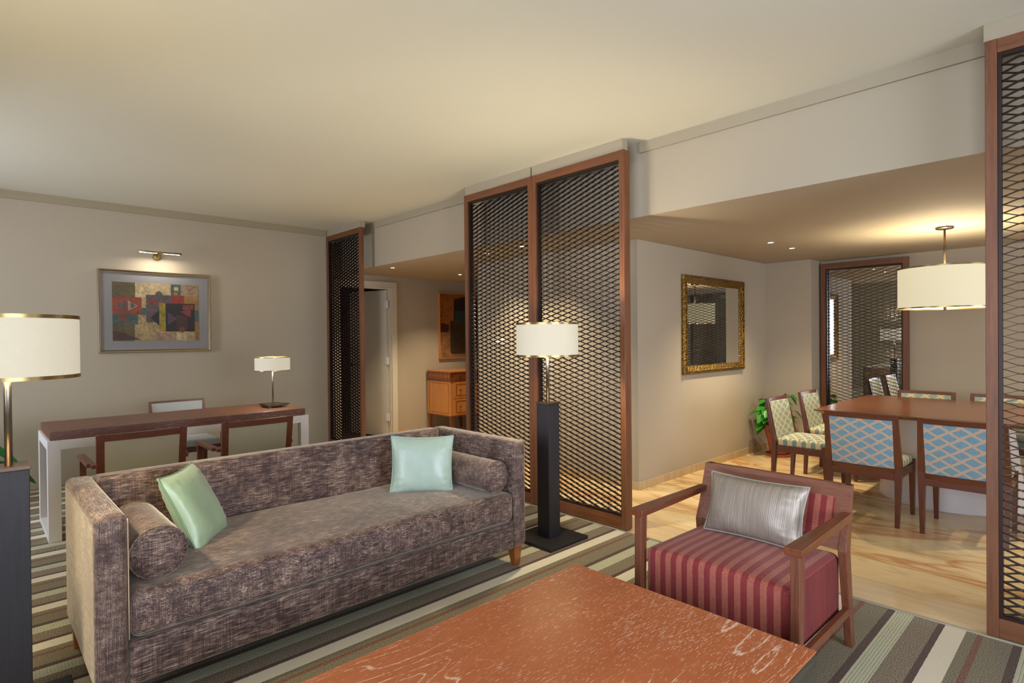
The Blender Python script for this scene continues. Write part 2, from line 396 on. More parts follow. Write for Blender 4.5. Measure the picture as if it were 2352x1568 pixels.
def m_ceruse():
    t = NT('cerused_oak_top'); base = t.noise(t.coord((12, 1.2, 1)), 1, 3, .5, .4)
    c = t.mix(base, s2l((158, 84, 46)), s2l((186, 106, 62)))
    big = t.noise(t.coord((5.0, 1.0, 1), (0, 0, .06), (3.1, .7, 0)), 1, 1.5, .45, .35)
    near = t.math('ABSOLUTE', t.math('SUBTRACT', t.math('FRACT', t.math('MULTIPLY', big, 15)), .5))
    msk = t.rr(t.noise(t.coord((2.2, 2.2, 1), (0, 0, 0), (.4, 1.9, 0)), 1, 1), .50, .60)
    line = t.math('MULTIPLY', t.rr(near, .02, .10, 1, 0), msk)
    fl = t.noise(t.coord((430, 34, 1), (0, 0, .05)), 1, 2, .55, .2)
    patch = t.rr(t.noise(t.coord((3.0, 1.6, 1)), 1, 2), .35, .65)
    thr = t.math('MULTIPLY_ADD', patch, -.05, .65); thr = t.math('MULTIPLY_ADD', line, -.16, thr)
    q = t.n('ShaderNodeClamp'); t.l(t.math('MULTIPLY', t.math('SUBTRACT', fl, thr), 30), q.inputs[0])
    c = t.mix(t.math('MULTIPLY', q.outputs[0], .85), c, s2l((220, 186, 160)))
    k2 = t.math('MULTIPLY', t.math('MULTIPLY', t.rr(near, .015, .045, 1, 0), msk), t.rr(fl, .40, .5))
    c = t.mix(t.math('MULTIPLY', k2, .8), c, s2l((220, 186, 160)))
    t.set(c, .38, coat=.08); t.bump(fl, .06, .001); return t.m
M_ceruse = m_ceruse()
M_ctside = wood('coffee_table_side', (38, 34, 26), (70, 64, 48), 'y', .5)
M_leaf = paint('glossy_leaf', (44, 110, 30), .35, .8, 9); M_leaf2 = paint('broad_leaf', (40, 104, 48), .35, .5, 3)
M_terra = paint('terracotta', (166, 88, 56), .8, .2, 6); M_soil = paint('soil', (44, 32, 24), .95, .3, 40)
M_chestd = wood('chest_dark_veneer', (92, 42, 20), (134, 70, 36), 'z', .3, 1, .4); M_chestl = wood('chest_light_veneer', (170, 104, 48), (206, 142, 76), 'z', .3, 1, .4)
M_chestt = wood('chest_top_veneer', (150, 84, 38), (196, 124, 64), 'y', .3, 1, .4)

# ------------------------------------------------------------------ room shell
HC, HT, HS = 2.75, 2.675, 2.2247
YS, YF, YW = .29, .104, -5.2
XR = 9.8
struct(MB().box(-.12, XR+.1, YW-.1, YF, -.1, 0).build('floor', M_carpet))
struct(MB().box(-.12, XR+.1, YF, 6.1, -.1, .006).build('floor', M_marble))
struct(MB().box(-.005, XR, YF-.012, YF, 0, .008).build('trim_5', M_trim))
struct(MB().box(-.12, XR+.1, YW-.1, YS+.1, HC, HC+.1).build('ceiling', M_ceil))
struct(MB().box(-.12, XR+.1, YS, 6.1, HS, HC).build('ceiling', M_wall))
W = MB()
W.box(-.12, 0, YW-.1, .27, 0, HC).box(-.12, 0, .27, 1.04, 2.07, HC).box(-.12, 0, 1.04, 6.1, 0, HC)
struct(W.build('wall_left', M_wall))
W = MB(); Y0, Y1 = YW-.1, YW
W.box(0, 1.0, Y0, Y1, 0, HC).box(1.0, 1.85, Y0, Y1, 0, .85).box(1.0, 1.85, Y0, Y1, 2.26, HC).box(1.85, 5.4, Y0, Y1, 0, HC)
W.box(5.4, 9.0, Y0, Y1, 0, .3).box(5.4, 9.0, Y0, Y1, 2.4, HC).box(9.0, XR, Y0, Y1, 0, HC)
struct(W.build('wall_front', M_wall))
W = MB(); W.box(XR, XR+.1, YW, -3.5, 0, HC).box(XR, XR+.1, -.9, 1.2, 0, HC).box(XR, XR+.1, 3.2, 6.1, 0, HC).box(XR, XR+.1, 1.2, 3.2, 0, .6).box(XR, XR+.1, 1.2, 3.2, 2.1, HC).box(XR, XR+.1, -3.5, -.9, 0, .4).box(XR, XR+.1, -3.5, -.9, 2.4, HC)
struct(W.build('wall_right', M_wall))
def window(n, x0, x1, z0, z1, along, at, bars):
    """frame bars and one pane; along 'x' sits in a wall of constant y"""
    f = MB(); g = MB(); t = .05
    def B(mb, a0, a1, c0, c1, d=.03):
        if along == 'x': mb.box(a0, a1, at-d, at+d, c0, c1)
        else: mb.box(at-d, at+d, a0, a1, c0, c1)
    B(f, x0, x0+t, z0, z1); B(f, x1-t, x1, z0, z1); B(f, x0+t, x1-t, z0, z0+t); B(f, x0+t, x1-t, z1-t, z1)
    for k in range(1, bars): xm = x0+(x1-x0)*k/bars; B(f, xm-.025, xm+.025, z0+t, z1-t)
    B(g, x0+t, x1-t, z0+t, z1-t, .003)
    o = struct(f.build('window_%d' % n, M_white)); g.build('pane', M_glass, o)
window(1, 1.0, 1.85, .85, 2.26, 'x', YW-.05, 1); window(2, 5.4, 9.0, .3, 2.4, 'x', YW-.05, 3); window(3, -3.5, -.9, .4, 2.4, 'y', XR+.05, 2); window(4, 1.2, 3.2, .6, 2.1, 'y', XR+.05, 2)  # the last one, in the dining room, is an added opening for fill light
# dining and entry walls
struct(MB().box(1.82, 4.01, 1.076, 6.1, 0, HS).build('wall_middle', M_wall))
W = MB(); W.box(4.01, 4.53, 3.764, 4.3, 0, HS).box(4.53, XR+.1, 4.085, 4.3, 0, HS)
struct(W.build('wall_back', M_wall))
struct(MB().box(-.12, 1.82, 6.0, 6.1, 0, HS).build('wall_entry_end', M_wall))
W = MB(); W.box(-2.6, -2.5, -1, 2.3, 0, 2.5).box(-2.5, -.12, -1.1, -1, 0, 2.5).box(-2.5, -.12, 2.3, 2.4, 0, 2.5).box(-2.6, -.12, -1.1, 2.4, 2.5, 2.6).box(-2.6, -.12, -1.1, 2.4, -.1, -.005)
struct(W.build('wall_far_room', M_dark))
# skirtings
struct(MB().box(0, .008, YW, .105, 0, .105).build('baseboard_left', M_wall))
W = MB(); W.box(1.808, 4.022, 1.064, 1.076, .006, .078).box(4.01, 4.022, 1.076, 3.764, .006, .078).box(4.022, 4.53, 3.752, 3.764, .006, .078).box(4.53, 9.8, 4.073, 4.085, .006, .078)
struct(W.build('baseboard_dining', M_skirt, bevel=.002))
struct(MB().box(0, .012, 1.13, 6, .006, .078).build('baseboard_entry', M_skirt))
# cornice bands and screen headers
struct(MB().box(0, .018, YW, .09, HT, HC).build('trim_1', M_band))
struct(MB().box(.92, 2.80, YS-.018, YS, HT, HC).build('trim_2', M_trim))
struct(MB().box(4.58, XR, YS-.018, YS, HT, HC).build('trim_3', M_trim))
T4 = MB()
for a, b in ((.0, .862), (2.811, 3.652), (3.668, 4.553), (6.512, 7.40)): T4.box(a, b, .104, .17, 2.67, HC)
struct(T4.build('trim_4', M_trim, bevel=.002))

# door into the far room
D = MB()
D.box(-.0, .022, 1.04, 1.12, 0, 2.145).box(.0, .022, .19, .27, 0, 2.145).box(0, .022, .27, 1.04, 2.07, 2.145)
D.box(-.12, 0, 1.02, 1.04, 0, 2.07).box(-.12, 0, .27, .29, 0, 2.07).box(-.12, 0, .29, 1.02, 2.05, 2.07).box(-.07, -.055, 1.0, 1.02, 0, 2.05)
dr = struct(D.build('door_1', M_doorp, bevel=.002)); dr['label'] = 'pale painted door standing open behind the leftmost screen'
hx, hy = -.035, 1.012; ang = math.atan2(-.21, -.70)
T = Matrix.Translation((hx, hy, 0)) @ Matrix.Rotation(ang, 4, 'Z')
L = MB(); L.box(.012, .72, -.022, .022, .012, 2.04, T=T); leaf = L.build('leaf', M_doorp, dr)
for z in (.28, 1.06, 1.84):
    h = MB(); h.box(-.03, .032, -.004, .012, z-.05, z+.05, T=T @ Matrix.Translation((0, .022, 0))); h.tube([T @ Vector((0, .034, z-.052)), T @ Vector((0, .034, z+.052))], .008)
    h.build('hinge', M_hinge, dr)
h = MB(); h.tube([T @ Vector((.66, .02, 1.0)), T @ Vector((.66, .07, 1.0)), T @ Vector((.54, .075, 1.0))], .009); h.build('handle', M_steel, leaf)

# ------------------------------------------------------------------ expanded metal screens
def mesh_sheet(x0, x1, z0, z1, y, depth=.027, th=.0018, P=.0365, L=.117):
    """expanded metal: zigzag strands joined at knuckles, strip set on edge through the sheet"""
    mb = MB(); q = P/2; rows = int((z1-z0)/q); half = L/2; n = 5
    xs = []; x = x0
    k = 0
    while x < x1-1e-6:
        for q_ in (0, .07, .28, .5, .72, .93):
            if x0+half*(k+q_) < x1: xs.append((x0+half*(k+q_), k+q_))
        k += 1; x = x0+half*k
    xs.append((x1, (x1-x0)/half))
    for r in range(rows):
        zc = z0+q*(r+.5); sg = 1 if r % 2 == 0 else -1; base = len(mb.v)
        for (xx, ph) in xs:
            f = ph % 2; f = f if f <= 1 else 2-f
            f = (f-.03)/.94; f = max(0, min(1, f)); f = f*.75+.25*(f*f*(3-2*f))
            z = zc+sg*(f-.5)*q
            for (dy, dz) in ((0, -th/2), (depth, -th/2), (depth, th/2), (0, th/2)): mb.v.append((xx, y+dy, z+dz))
        for i in range(len(xs)-1):
            a = base+4*i; b = a+4
            for j in range(4): mb.f.append((a+j, b+j, b+(j+1) % 4, a+(j+1) % 4)); mb.m.append(0)
    return mb
def screen(label, x0, x1, y, d=.072, z1=2.668, sw=.042, group='bronze mesh room screens', zb=.012, rail=.085):
    t = thing('mesh_screen', label, 'room screen', (x0, y, 0), 0, group); w_ = x1-x0
    MB().box(0, sw, 0, d, zb, z1).build('stile', M_scr, t, .002); MB().box(w_-sw, w_, 0, d, zb, z1).build('stile', M_scr, t, .002)
    MB().box(sw, w_-sw, .002, d-.002, z1-.062, z1-.001).build('rail', M_scrx, t, .002)
    MB().box(sw, w_-sw, .002, d-.002, zb+.002, zb+rail).build('rail', M_scrx, t, .002)
    a, b, c, e = sw+.001, w_-sw-.001, zb+rail+.001, z1-.063; g = .013; y0, y1 = d/2-.018, d/2+.018
    fr = MB(); fr.box(a, a+g, y0, y1, c, e).box(b-g, b, y0, y1, c, e).box(a+g, b-g, y0, y1, c, c+g).box(a+g, b-g, y0, y1, e-g, e); fr.build('inner_frame', M_mesh, t)
    mesh_sheet(a+g, b-g, c+g, e-g, d/2-.0135).build('expanded_mesh', M_mesh, t)
    for xf in (.03, w_-.03): MB().tube([(xf, d/2, 0.0), (xf, d/2, zb+.004)], .016, 12).build('foot', M_bronze, t)
    return t
screen('narrow mesh screen in the room corner, standing beside the open door', .02, .885, .0925, .046)
screen('bronze mesh screen left of the centre joint, partly behind the right end of the sofa', 2.808, 3.671, .0925)
screen('bronze mesh screen right of the centre joint, directly behind the floor lamp with square post', 3.674, 4.572, .0925)
screen('mesh screen at the right edge of the photo beside the dining opening', 6.518, 7.38, .0925, .06)
screen('bronze mesh screen over a mirror in the dining room recess', 4.552, 5.41, 4.0, .05, 2.185, .05, rail=.1)
tag(MB().box(4.56, 5.40, 4.058, 4.066, .12, 2.16).build('wall_mirror', M_mirror), 'tall mirror behind the mesh screen in the dining recess', 'mirror')

# ------------------------------------------------------------------ sofa
X0, X1, Y0, Y1, ZB, ZT = 3.66, 4.49, -2.912, -.803, .128, .757
sofa = thing('sofa', 'long taupe brown velvet tuxedo sofa facing the coffee table', 'sofa', (4.07, -1.86, 0))
class Loc:
    pass
def sb(name, *b, r=.02, mat=M_velv, crown=0, fn=None, par=sofa):
    b = list(b); ox, oy = 4.07, -1.86
    b = [b[0]-ox, b[1]-ox, b[2]-oy, b[3]-oy, b[4], b[5]]
    return MB().soft(*b, r=r, crown=crown, fn=fn).build(name, mat, par, smooth=True)
sb('backrest', X0, X0+.105, Y0+.1, Y1-.1, ZB, ZT, r=.022)
def armfn(P): return P
sb('arm', X0, X1, Y0, Y0+.1, ZB, ZT, r=.028, mat=M_velvx); sb('arm', X0, X1, Y1-.1, Y1, ZB, ZT, r=.028, mat=M_velvx)
sb('base', X0+.105, X1-.002, Y0+.1, Y1-.1, ZB, .286, r=.016)
def crease(P):
    f = max(0, min(1, (P.x+.05-.30)/.12))*max(0, min(1, (P.z-.29)/.05))
    P = Vector(P); P.x += .004*f*math.sin(P.y*62+2*math.sin(P.y*9)); P.z += .004*math.sin(P.y*5.1)*math.sin(P.x*7); return P
cu = sb('seat_cushion', X0+.107, X1+.006, Y0+.103, Y1-.103, .29, .462, r=.04, crown=.012, fn=crease)
pp = MB()
for ya in (Y0+.1,):
    pp = MB(); yy = ya+1.86; xx = X1-4.07-.002
    pp.tube([(xx, yy, .30), (xx, yy, .45), (xx, yy, .60), (xx, yy, ZT-.034), (xx-.006, yy, ZT-.022)], .0022, 8)
    pp.build('piping', flat('taupe_piping', (176, 150, 122)), sofa, smooth=True)
for ix, (xa, sx) in enumerate(((X0+.06, -1), (X1-.065, 1))):
    for ya, sy in ((Y0+.045, -1), (Y1-.045, 1)):
        g = MB(); cx, cy = xa-4.07, ya+1.86
        g.hexa([(cx-.018, cy-.018+.008*sy, 0), (cx+.018, cy-.018+.008*sy, 0), (cx+.018, cy+.018+.008*sy, 0), (cx-.018, cy+.018+.008*sy, 0)],
               [(cx-.034, cy-.034, ZB+.004), (cx+.034, cy-.034, ZB+.004), (cx+.034, cy+.034, ZB+.004), (cx-.034, cy+.034, ZB+.004)])
        g.build('leg', M_legw, sofa, .002)

def bolster(label, c, length, r, group='velvet bolsters'):
    t = thing('bolster', label, 'bolster cushion', c, 0, group); h = length/2
    pr = [(0, -h-.006), (r*.6, -h-.004), (r*.92, -h+.001), (r, -h+.010)]+[(r*(1+.01*math.sin(9*k)), -h+.01+(length-.02)*k/10) for k in range(1, 10)]+[(r, h-.010), (r*.92, h-.001), (r*.6, h+.004), (0, h+.006)]
    mb = MB().lathe(pr, n=40); mb.v = [(z, y, x) for (x, y, z) in mb.v]; mb.f = [f[::-1] for f in mb.f]
    mb.build('cover', M_velv, t, smooth=True)
    for s in (-1, 1):
        q = MB(); q.tube([(s*(h-.004), r*.985*math.cos(a), r*.985*math.sin(a)) for a in [2*PI*k/40 for k in range(40)]], .003, 8, closed=True); q.build('piping', M_velvx, t, smooth=True)
bolster('brown velvet bolster with pale round end showing, at the near left arm of the sofa', (4.18, -2.700, .563), .46, .100)
bolster('brown velvet bolster against the far right arm of the sofa, beside the aqua cushion', (4.205, -1.004, .558), .48, .093)

def pillow(label, name, c, u, v, mat, pmat, th=.07, cat='cushion', group=None, puff=1.0):
    """cushion spanned by edge vectors u (width) and v (height), centred on c"""
    u = Vector(u); v = Vector(v); nrm = u.cross(v).normalized(); W, H = u.length, v.length; ux = u.normalized(); vx = nrm.cross(ux)
    t = thing(name, label, cat, c, 0, group)
    M = Matrix((ux, vx, nrm)).transposed().to_4x4()
    rot = M.to_euler(); t.rotation_euler = rot
    n = 26; mb = MB()
    def pos(a, b, s):
        ea = 1-abs(a)**3.2; eb = 1-abs(b)**3.2
        x = a*W/2*(1-.075*(1-b*b)*abs(a)**2); y = b*H/2*(1-.075*(1-a*a)*abs(b)**2)
        z = s*th*(max(ea, 0)**.55)*(max(eb, 0)**.55)*(1+.05*math.sin(5*a+3*b))*puff
        e = (1-min(ea, eb)); z += s*.0035*e*math.sin(26*a+1)*(abs(b) > .6)*(1-abs(b)**8) + s*.0035*e*math.sin(26*b)*(abs(a) > .6)*(1-abs(a)**8)
        return (x, y, z)
    G = [-1+2*i/n for i in range(n+1)]; G = [math.copysign(abs(g)**.75, g) for g in G]
    for s in (1, -1):
        base = len(mb.v)
        for b in G:
            for a in G: mb.v.append(pos(a, b, s))
        for j in range(n):
            for i in range(n):
                q = (base+j*(n+1)+i, base+j*(n+1)+i+1, base+(j+1)*(n+1)+i+1, base+(j+1)*(n+1)+i)
                mb.f.append(q if s > 0 else q[::-1]); mb.m.append(0)
    mb.build('cover', mat, t, smooth=True)
    path = [pos(a, -1, 1) for a in G]+[pos(1, b, 1) for b in G[1:]]+[pos(a, 1, 1) for a in G[::-1][1:]]+[pos(-1, b, 1) for b in G[::-1][1:-1]]
    MB().tube([(p[0]*1.004, p[1]*1.004, 0) for p in path], .0042, 8, closed=True).build('piping', pmat, t, smooth=True)
    return t
pillow('pale mint green satin cushion leaning by the left bolster of the sofa', 'cushion', (4.015, -2.475, .612), (-.27, .20, .0), (-.13, -.10, .33), M_green, M_gpipe, .062, group='satin sofa cushions')
pillow('pale aqua satin cushion with lighter piping at the right end of the sofa', 'cushion', (4.08, -1.27, .618), (.21, .30, -.01), (-.06, .02, .33), M_aqua, M_apipe, .055, group='satin sofa cushions')

# ------------------------------------------------------------------ lamps
def ring(r, z, h=.012, t=.004, n=64): return MB().lathe([(r-t, z), (r+.0015, z), (r+.0015, z+h), (r-t, z+h)], n=n, closed=True)
def drum(r, z0, z1, n=64): return MB().lathe([(r-.003, z0), (r, z0), (r, z1), (r-.003, z1)], n=n, closed=True)
def floor_lamp(label, x, y):
    t = thing('floor_lamp', label, 'floor lamp', (x, y, 0), 0, 'floor lamps with square dark posts')
    MB().box(-.187, .187, -.187, .187, 0, .022).build('base', M_wenge, t, .002)
    MB().box(-.054, .054, -.054, .054, .022, .915).build('post', M_wenge, t, .002)
    MB().box(-.057, .057, -.057, .057, .915, .929).build('post_cap', M_bronze, t, .0015)
    MB().tube([(0, 0, .929), (0, 0, 1.44)], .0115, 20).build('pole', M_steel, t, smooth=True)
    sh = smooth_angle(drum(.209, 1.245, 1.458).build('lamp_shade', M_shade, t))
    smooth_angle(ring(.209, 1.452, .013).build('shade_ring', M_brass, sh)); smooth_angle(ring(.209, 1.238, .013).build('shade_ring', M_brass, sh))
    k = MB()
    for a in (0, 2*PI/3, 4*PI/3): k.tube([(0, 0, 1.44), (.207*math.cos(a), .207*math.sin(a), 1.44)], .002, 6)
    k.build('shade_carrier', M_brass, t)
    light('lamp_bulb', 'POINT', (.09, -.05, 1.36), P_FLOORLAMP, WARM, t, radius=.035)
floor_lamp('floor lamp between the sofa and the mesh screens, white drum shade on square dark post', 4.268, -.372)
floor_lamp('floor lamp cut by the left edge of the photo, beside the sofa arm', 4.19, -3.118)

t = thing('table_lamp', 'small table lamp with white drum shade on the right end of the desk', 'table lamp', (1.60, -1.20, .754))
MB().box(-.10, .10, -.085, .085, .012, .03).build('base', M_bronze, t, .0015)
for sx in (-1, 1):
    for sy in (-1, 1): MB().box(sx*.075-.012, sx*.075+.012, sy*.06-.012, sy*.06+.012, 0, .012).build('foot', M_bronze, t)
MB().tube([(0, 0, .03), (0, 0, .45)], .007, 16).build('pole', M_steel, t, smooth=True)
sh = smooth_angle(drum(.151, .335, .455).build('lamp_shade', M_shade, t)); smooth_angle(ring(.151, .451, .006).build('shade_ring', M_brass, sh)); smooth_angle(ring(.151, .331, .006).build('shade_ring', M_brass, sh))
MB().tube([(0, 0, .45), (0, 0, .468)], .005, 10).build('finial', M_brass, t)
MB().tube([(.0, .08, .018), (-.03, .12, .006), (-.12, .20, .004), (-.28, .16, .004)], .003, 6).build('cable', M_bronze, t, smooth=True)
light('lamp_bulb', 'POINT', (.03, 0, .39), P_DESKLAMP, WARM, t, radius=.03)

# pendant over the dining table
t = thing('pendant_lamp', 'large lit drum pendant lamp hanging over the dining table', 'pendant lamp', (5.972, 2.503, HS))
MB().lathe([(0, -.018), (.055, -.018), (.062, -.012), (.062, 0), (0, 0)]).build('canopy', M_bronze, t, smooth=False)
MB().tube([(0, 0, -.34), (0, 0, -.015)], .0075, 14).build('rod', M_bronze, t, smooth=True)
sh = smooth_angle(drum(.318, -.655, -.325).build('lamp_shade', M_shade2, t)); smooth_angle(ring(.318, -.335, .010).build('shade_ring', M_brass, sh)); smooth_angle(ring(.318, -.657, .010).build('shade_ring', M_brass, sh))
MB().lathe([(0, -.640), (.20, -.640), (.20, -.636), (0, -.636)]).build('diffuser', M_shade2, t)
MB().tube([(0, 0, -.672), (0, 0, -.640)], .010, 12).build('finial', M_bronze, t)
k = MB()
for a in (0, 2*PI/3, 4*PI/3): k.tube([(0, 0, -.34), (.316*math.cos(a), .316*math.sin(a), -.34)], .003, 6)
k.build('shade_carrier', M_bronze, t)
light('lamp_bulb', 'POINT', (0, 0, -.46), P_PENDANT, WARM, t, radius=.09)

def downlight(label, x, y):
    t = thing('downlight', label, 'ceiling light', (x, y, HS), 0, 'recessed downlights')
    smooth_angle(MB().lathe([(.024, -.001), (.040, -.001), (.040, -.004), (.026, -.006)], n=32, closed=True).build('bezel', M_trim, t))
    MB().lathe([(0, -.0015), (.024, -.0015), (.024, -.003), (0, -.003)], n=32).build('lens', M_down, t)
    light('downlight_beam', 'SPOT', (0, 0, -.02), P_DOWN, (1, .82, .56), t, radius=.03, spot=math.radians(105), blend=.8)
downlight('recessed downlight over the dining room left wall, nearer of the pair', 4.726, 2.171)
downlight('recessed downlight over the dining room left wall, farther of the pair', 4.722, 2.688)
downlight('recessed downlight in the entry ceiling just right of the leftmost screen', .921, .502)
downlight('downlight in the entry ceiling, cut by the left edge of the centre screens', .835, 1.60)
downlight('downlight glinting through the left centre mesh screen, nearer its timber joint', 3.087, .56)
downlight('faint downlight seen through the left half of the centre mesh screens', 2.55, .60)

# ------------------------------------------------------------------ desk
downlight('unseen downlight added to brighten the dining walls, on the far side of the pendant', 7.3, 2.2)  # out-of-view pair added to wash the dining walls with light
downlight('unseen downlight added to brighten the dining walls, deepest in the dining ceiling', 7.3, 3.0)  # second of the added fill lamps
t = thing('desk', 'long narrow desk with brown oak top on white frame against the left wall', 'desk', (1.59, -1.93, 0))
MB().box(-.342, .342, -.895, .888, .694, .754).build('desktop', M_deskt, t, .002)
def loop(y0, y1):
    b = MB(); a = .35
    b.box(a-.07, a, y0, y1, .0, .694).box(-a, -a+.07, y0, y1, .0, .694).box(-a+.07, a-.07, y0, y1, .0, .035).box(-a+.07, a-.07, y0, y1, .628, .694); return b
loop(-.91, -.838).build('leg_frame', M_white, t, .002); loop(.843, .915).build('leg_frame', M_white, t, .002)
MB().box(.29, .349, -.838, .843, .630, .6935).build('apron', M_white, t); MB().box(-.349, -.29, -.838, .843, .630, .6935).build('apron', M_white, t)

def desk_chair(label, x, y, rz, fab, group, fw=.042):
    """faces local -x; seat .46 wide; back at +x"""
    t = thing('desk_chair', label, 'chair', (x, y, 0), rz, group); h = .242
    for s in (-1, 1):
        MB().bar((.235, s*(h-.02), 0), (.20, s*(h-.02), .44), .032, .034, .042, .036).build('leg', M_mah, t, .002)
        MB().bar((-.23, s*(h+.015), 0), (-.225, s*(h+.015), .585), .034, .034, .036, .036).build('leg', M_mah, t, .002)
        a = MB(); a.box(-.25, .17, s*(h+.02)-.022, s*(h+.02)+.022, .585, .61); a.box(.15, .23, s*(h+.0)-.024, s*(h+.0)+.024, .585, .609); a.build('arm', M_mahx, t, .003)
    MB().soft(-.23, .21, -h+.008, h-.008, .405, .465, r=.022, crown=.012).build('seat', fab, t, smooth=True)
    MB().box(-.225, .215, -h+.002, h-.002, .36, .41).build('seat_rail', M_mahx, t, .002)
    lean = .055; zt = .795
    fr = MB()
    X = lambda z: .20+lean*(z-.44)/(zt-.44)+.02
    for s in (-1, 1): fr.bar((X(.44), s*(h-.02), .44), (X(zt), s*(h-.015), zt), .034, .042, .028, fw)
    N = 8
    for k in range(N):
        y0, y1 = -h+.02+(2*h-.04)*k/N, -h+.02+(2*h-.04)*(k+1)/N
        bow = lambda yy: .016*(1-(yy/h)**2)
        for (za, zb) in ((zt-fw, zt), (.50, .53)):
            fr.hexa([(X(za)-.012+bow(y0), y0, za), (X(za)+.014+bow(y0), y0, za), (X(za)+.014+bow(y1), y1, za), (X(za)-.012+bow(y1), y1, za)],
                    [(X(zb)-.012+bow(y0), y0, zb), (X(zb)+.014+bow(y0), y0, zb), (X(zb)+.014+bow(y1), y1, zb), (X(zb)-.012+bow(y1), y1, zb)])
    fr.build('back_frame', M_mahx, t)
    p = MB()
    for k in range(N):
        e_ = h-.015-fw/2+.002; y0, y1 = -e_+2*e_*k/N, -e_+2*e_*(k+1)/N; za, zb = .53, zt-fw
        p.hexa([(X(za)-.012+bow(y0), y0, za), (X(za)+.008+bow(y0), y0, za), (X(za)+.008+bow(y1), y1, za), (X(za)-.012+bow(y1), y1, za)],
               [(X(zb)-.012+bow(y0), y0, zb), (X(zb)+.008+bow(y0), y0, zb), (X(zb)+.008+bow(y1), y1, zb), (X(zb)-.012+bow(y1), y1, zb)])
    p.build('back_panel', fab, t)
    return t
desk_chair('desk armchair with olive woven back nearer the white desk leg at the left', 2.37, -2.415, 0, M_weave, 'olive backed armchairs at the desk')
desk_chair('desk armchair with olive woven back in front of the right half of the desk', 2.37, -1.70, 0, M_weave, 'olive backed armchairs at the desk')
desk_chair('chair with pale blue grey upholstery between the desk and the left wall', .96, -1.765, PI, M_pale, None, .018)

# ------------------------------------------------------------------ coffee table
t = thing('coffee_table', 'low square coffee table with orange brown limed oak top in the foreground', 'coffee table', (5.79, -2.0, 0))
MB().box(-.488, .485, -.70, .692, .376, .382).build('tabletop', M_ceruse, t, .001)
MB().box(-.487, .484, -.699, .691, .02, .3755).build('base', M_ctside, t, .003)
MB().box(-.44, .44, -.65, .64, 0, .02).build('plinth', M_ctside, t)

# ------------------------------------------------------------------ armchair
AX, AY = 5.775, -.72
ac = thing('armchair', 'open wooden armchair with red herringbone seat beside the coffee table', 'armchair', (AX, AY, 0), 0)
def acb(mb, n, mat, bev=.003, smooth=False): return mb.build(n, mat, ac, bev, smooth)
for s in (-1, 1):
    xo = s*.338
    acb(MB().bar((xo, -.31, 0), (xo, -.295, .565), .032, .040, .036, .048), 'leg', M_chairleg)
    acb(MB().bar((xo, .30, 0), (xo*.985, .245, .43), .030, .042, .034, .06), 'leg', M_chairleg)
    acb(MB().bar((xo*.985, .245, .43), (xo*.965, .345, .70), .034, .06, .030, .032), 'back_post', M_chairleg)
    a = MB(); a.hexa([(xo-.034, -.335, .563), (xo+.034, -.335, .563), (xo+.020, .275, .563), (xo-.020, .275, .563)], [(xo-.034, -.335, .592), (xo+.034, -.335, .592), (xo+.020, .285, .592), (xo-.020, .285, .592)]); acb(a, 'arm', M_mahy)
    acb(MB().beam((xo, -.30, .165), (xo, .285, .165), .024, .034), 'stretcher', M_mahy)
acb(MB().box(-.32, .32, -.30, -.275, .115, .155), 'seat_rail', M_mahx); acb(MB().box(-.32, .32, .24, .27, .115, .155), 'seat_rail', M_mahx)
def seatfn(P):
    P = Vector(P); k = (P.y+.3)/.58; P.z -= .012*k; return P
MB().soft(-.312, .312, -.300, .265, .15, .422, r=.028, crown=.018, fn=seatfn).build('seat', M_herr, ac, smooth=True)
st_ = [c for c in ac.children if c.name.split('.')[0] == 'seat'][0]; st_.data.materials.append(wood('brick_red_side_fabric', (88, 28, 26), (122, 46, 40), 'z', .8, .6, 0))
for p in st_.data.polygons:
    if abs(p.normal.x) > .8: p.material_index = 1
# back: wooden board with an upholstered pad
def bk(z, off): return .250+(z-.43)*.36+off
def slab(x0, x1, z0, z1, f0, f1, N=10, bow=.012):
    mb = MB()
    B = lambda x: bow*(1-(x/.32)**2)
    for k in range(N):
        a, b = x0+(x1-x0)*k/N, x0+(x1-x0)*(k+1)/N
        mb.hexa([(a, bk(z0, f0)+B(a), z0), (b, bk(z0, f0)+B(b), z0), (b, bk(z0, f1)+B(b), z0), (a, bk(z0, f1)+B(a), z0)],
                [(a, bk(z1, f0)+B(a), z1), (b, bk(z1, f0)+B(b), z1), (b, bk(z1, f1)+B(b), z1), (a, bk(z1, f1)+B(a), z1)])
    return mb
acb(slab(-.345, .345, .645, .70, -.030, .0), 'back_rail', M_chairback, 0)
acb(slab(-.345, .345, .435, .475, -.030, .0), 'back_rail', M_chairback, 0)
acb(slab(-.345, -.285, .475, .645, -.030, .0, 2), 'back_side', M_chairback, 0); acb(slab(.285, .345, .475, .645, -.030, .0, 2), 'back_side', M_chairback, 0)
acb(slab(-.285, .285, .475, .645, -.040, .004), 'back_pad', M_herr, 0)
pillow('silver ribbed silk lumbar pillow on the red armchair', 'lumbar_pillow', (5.765, -.585, .563), (.455, 0, .0), (0, .085, .265), M_silk, M_silkp, .074)

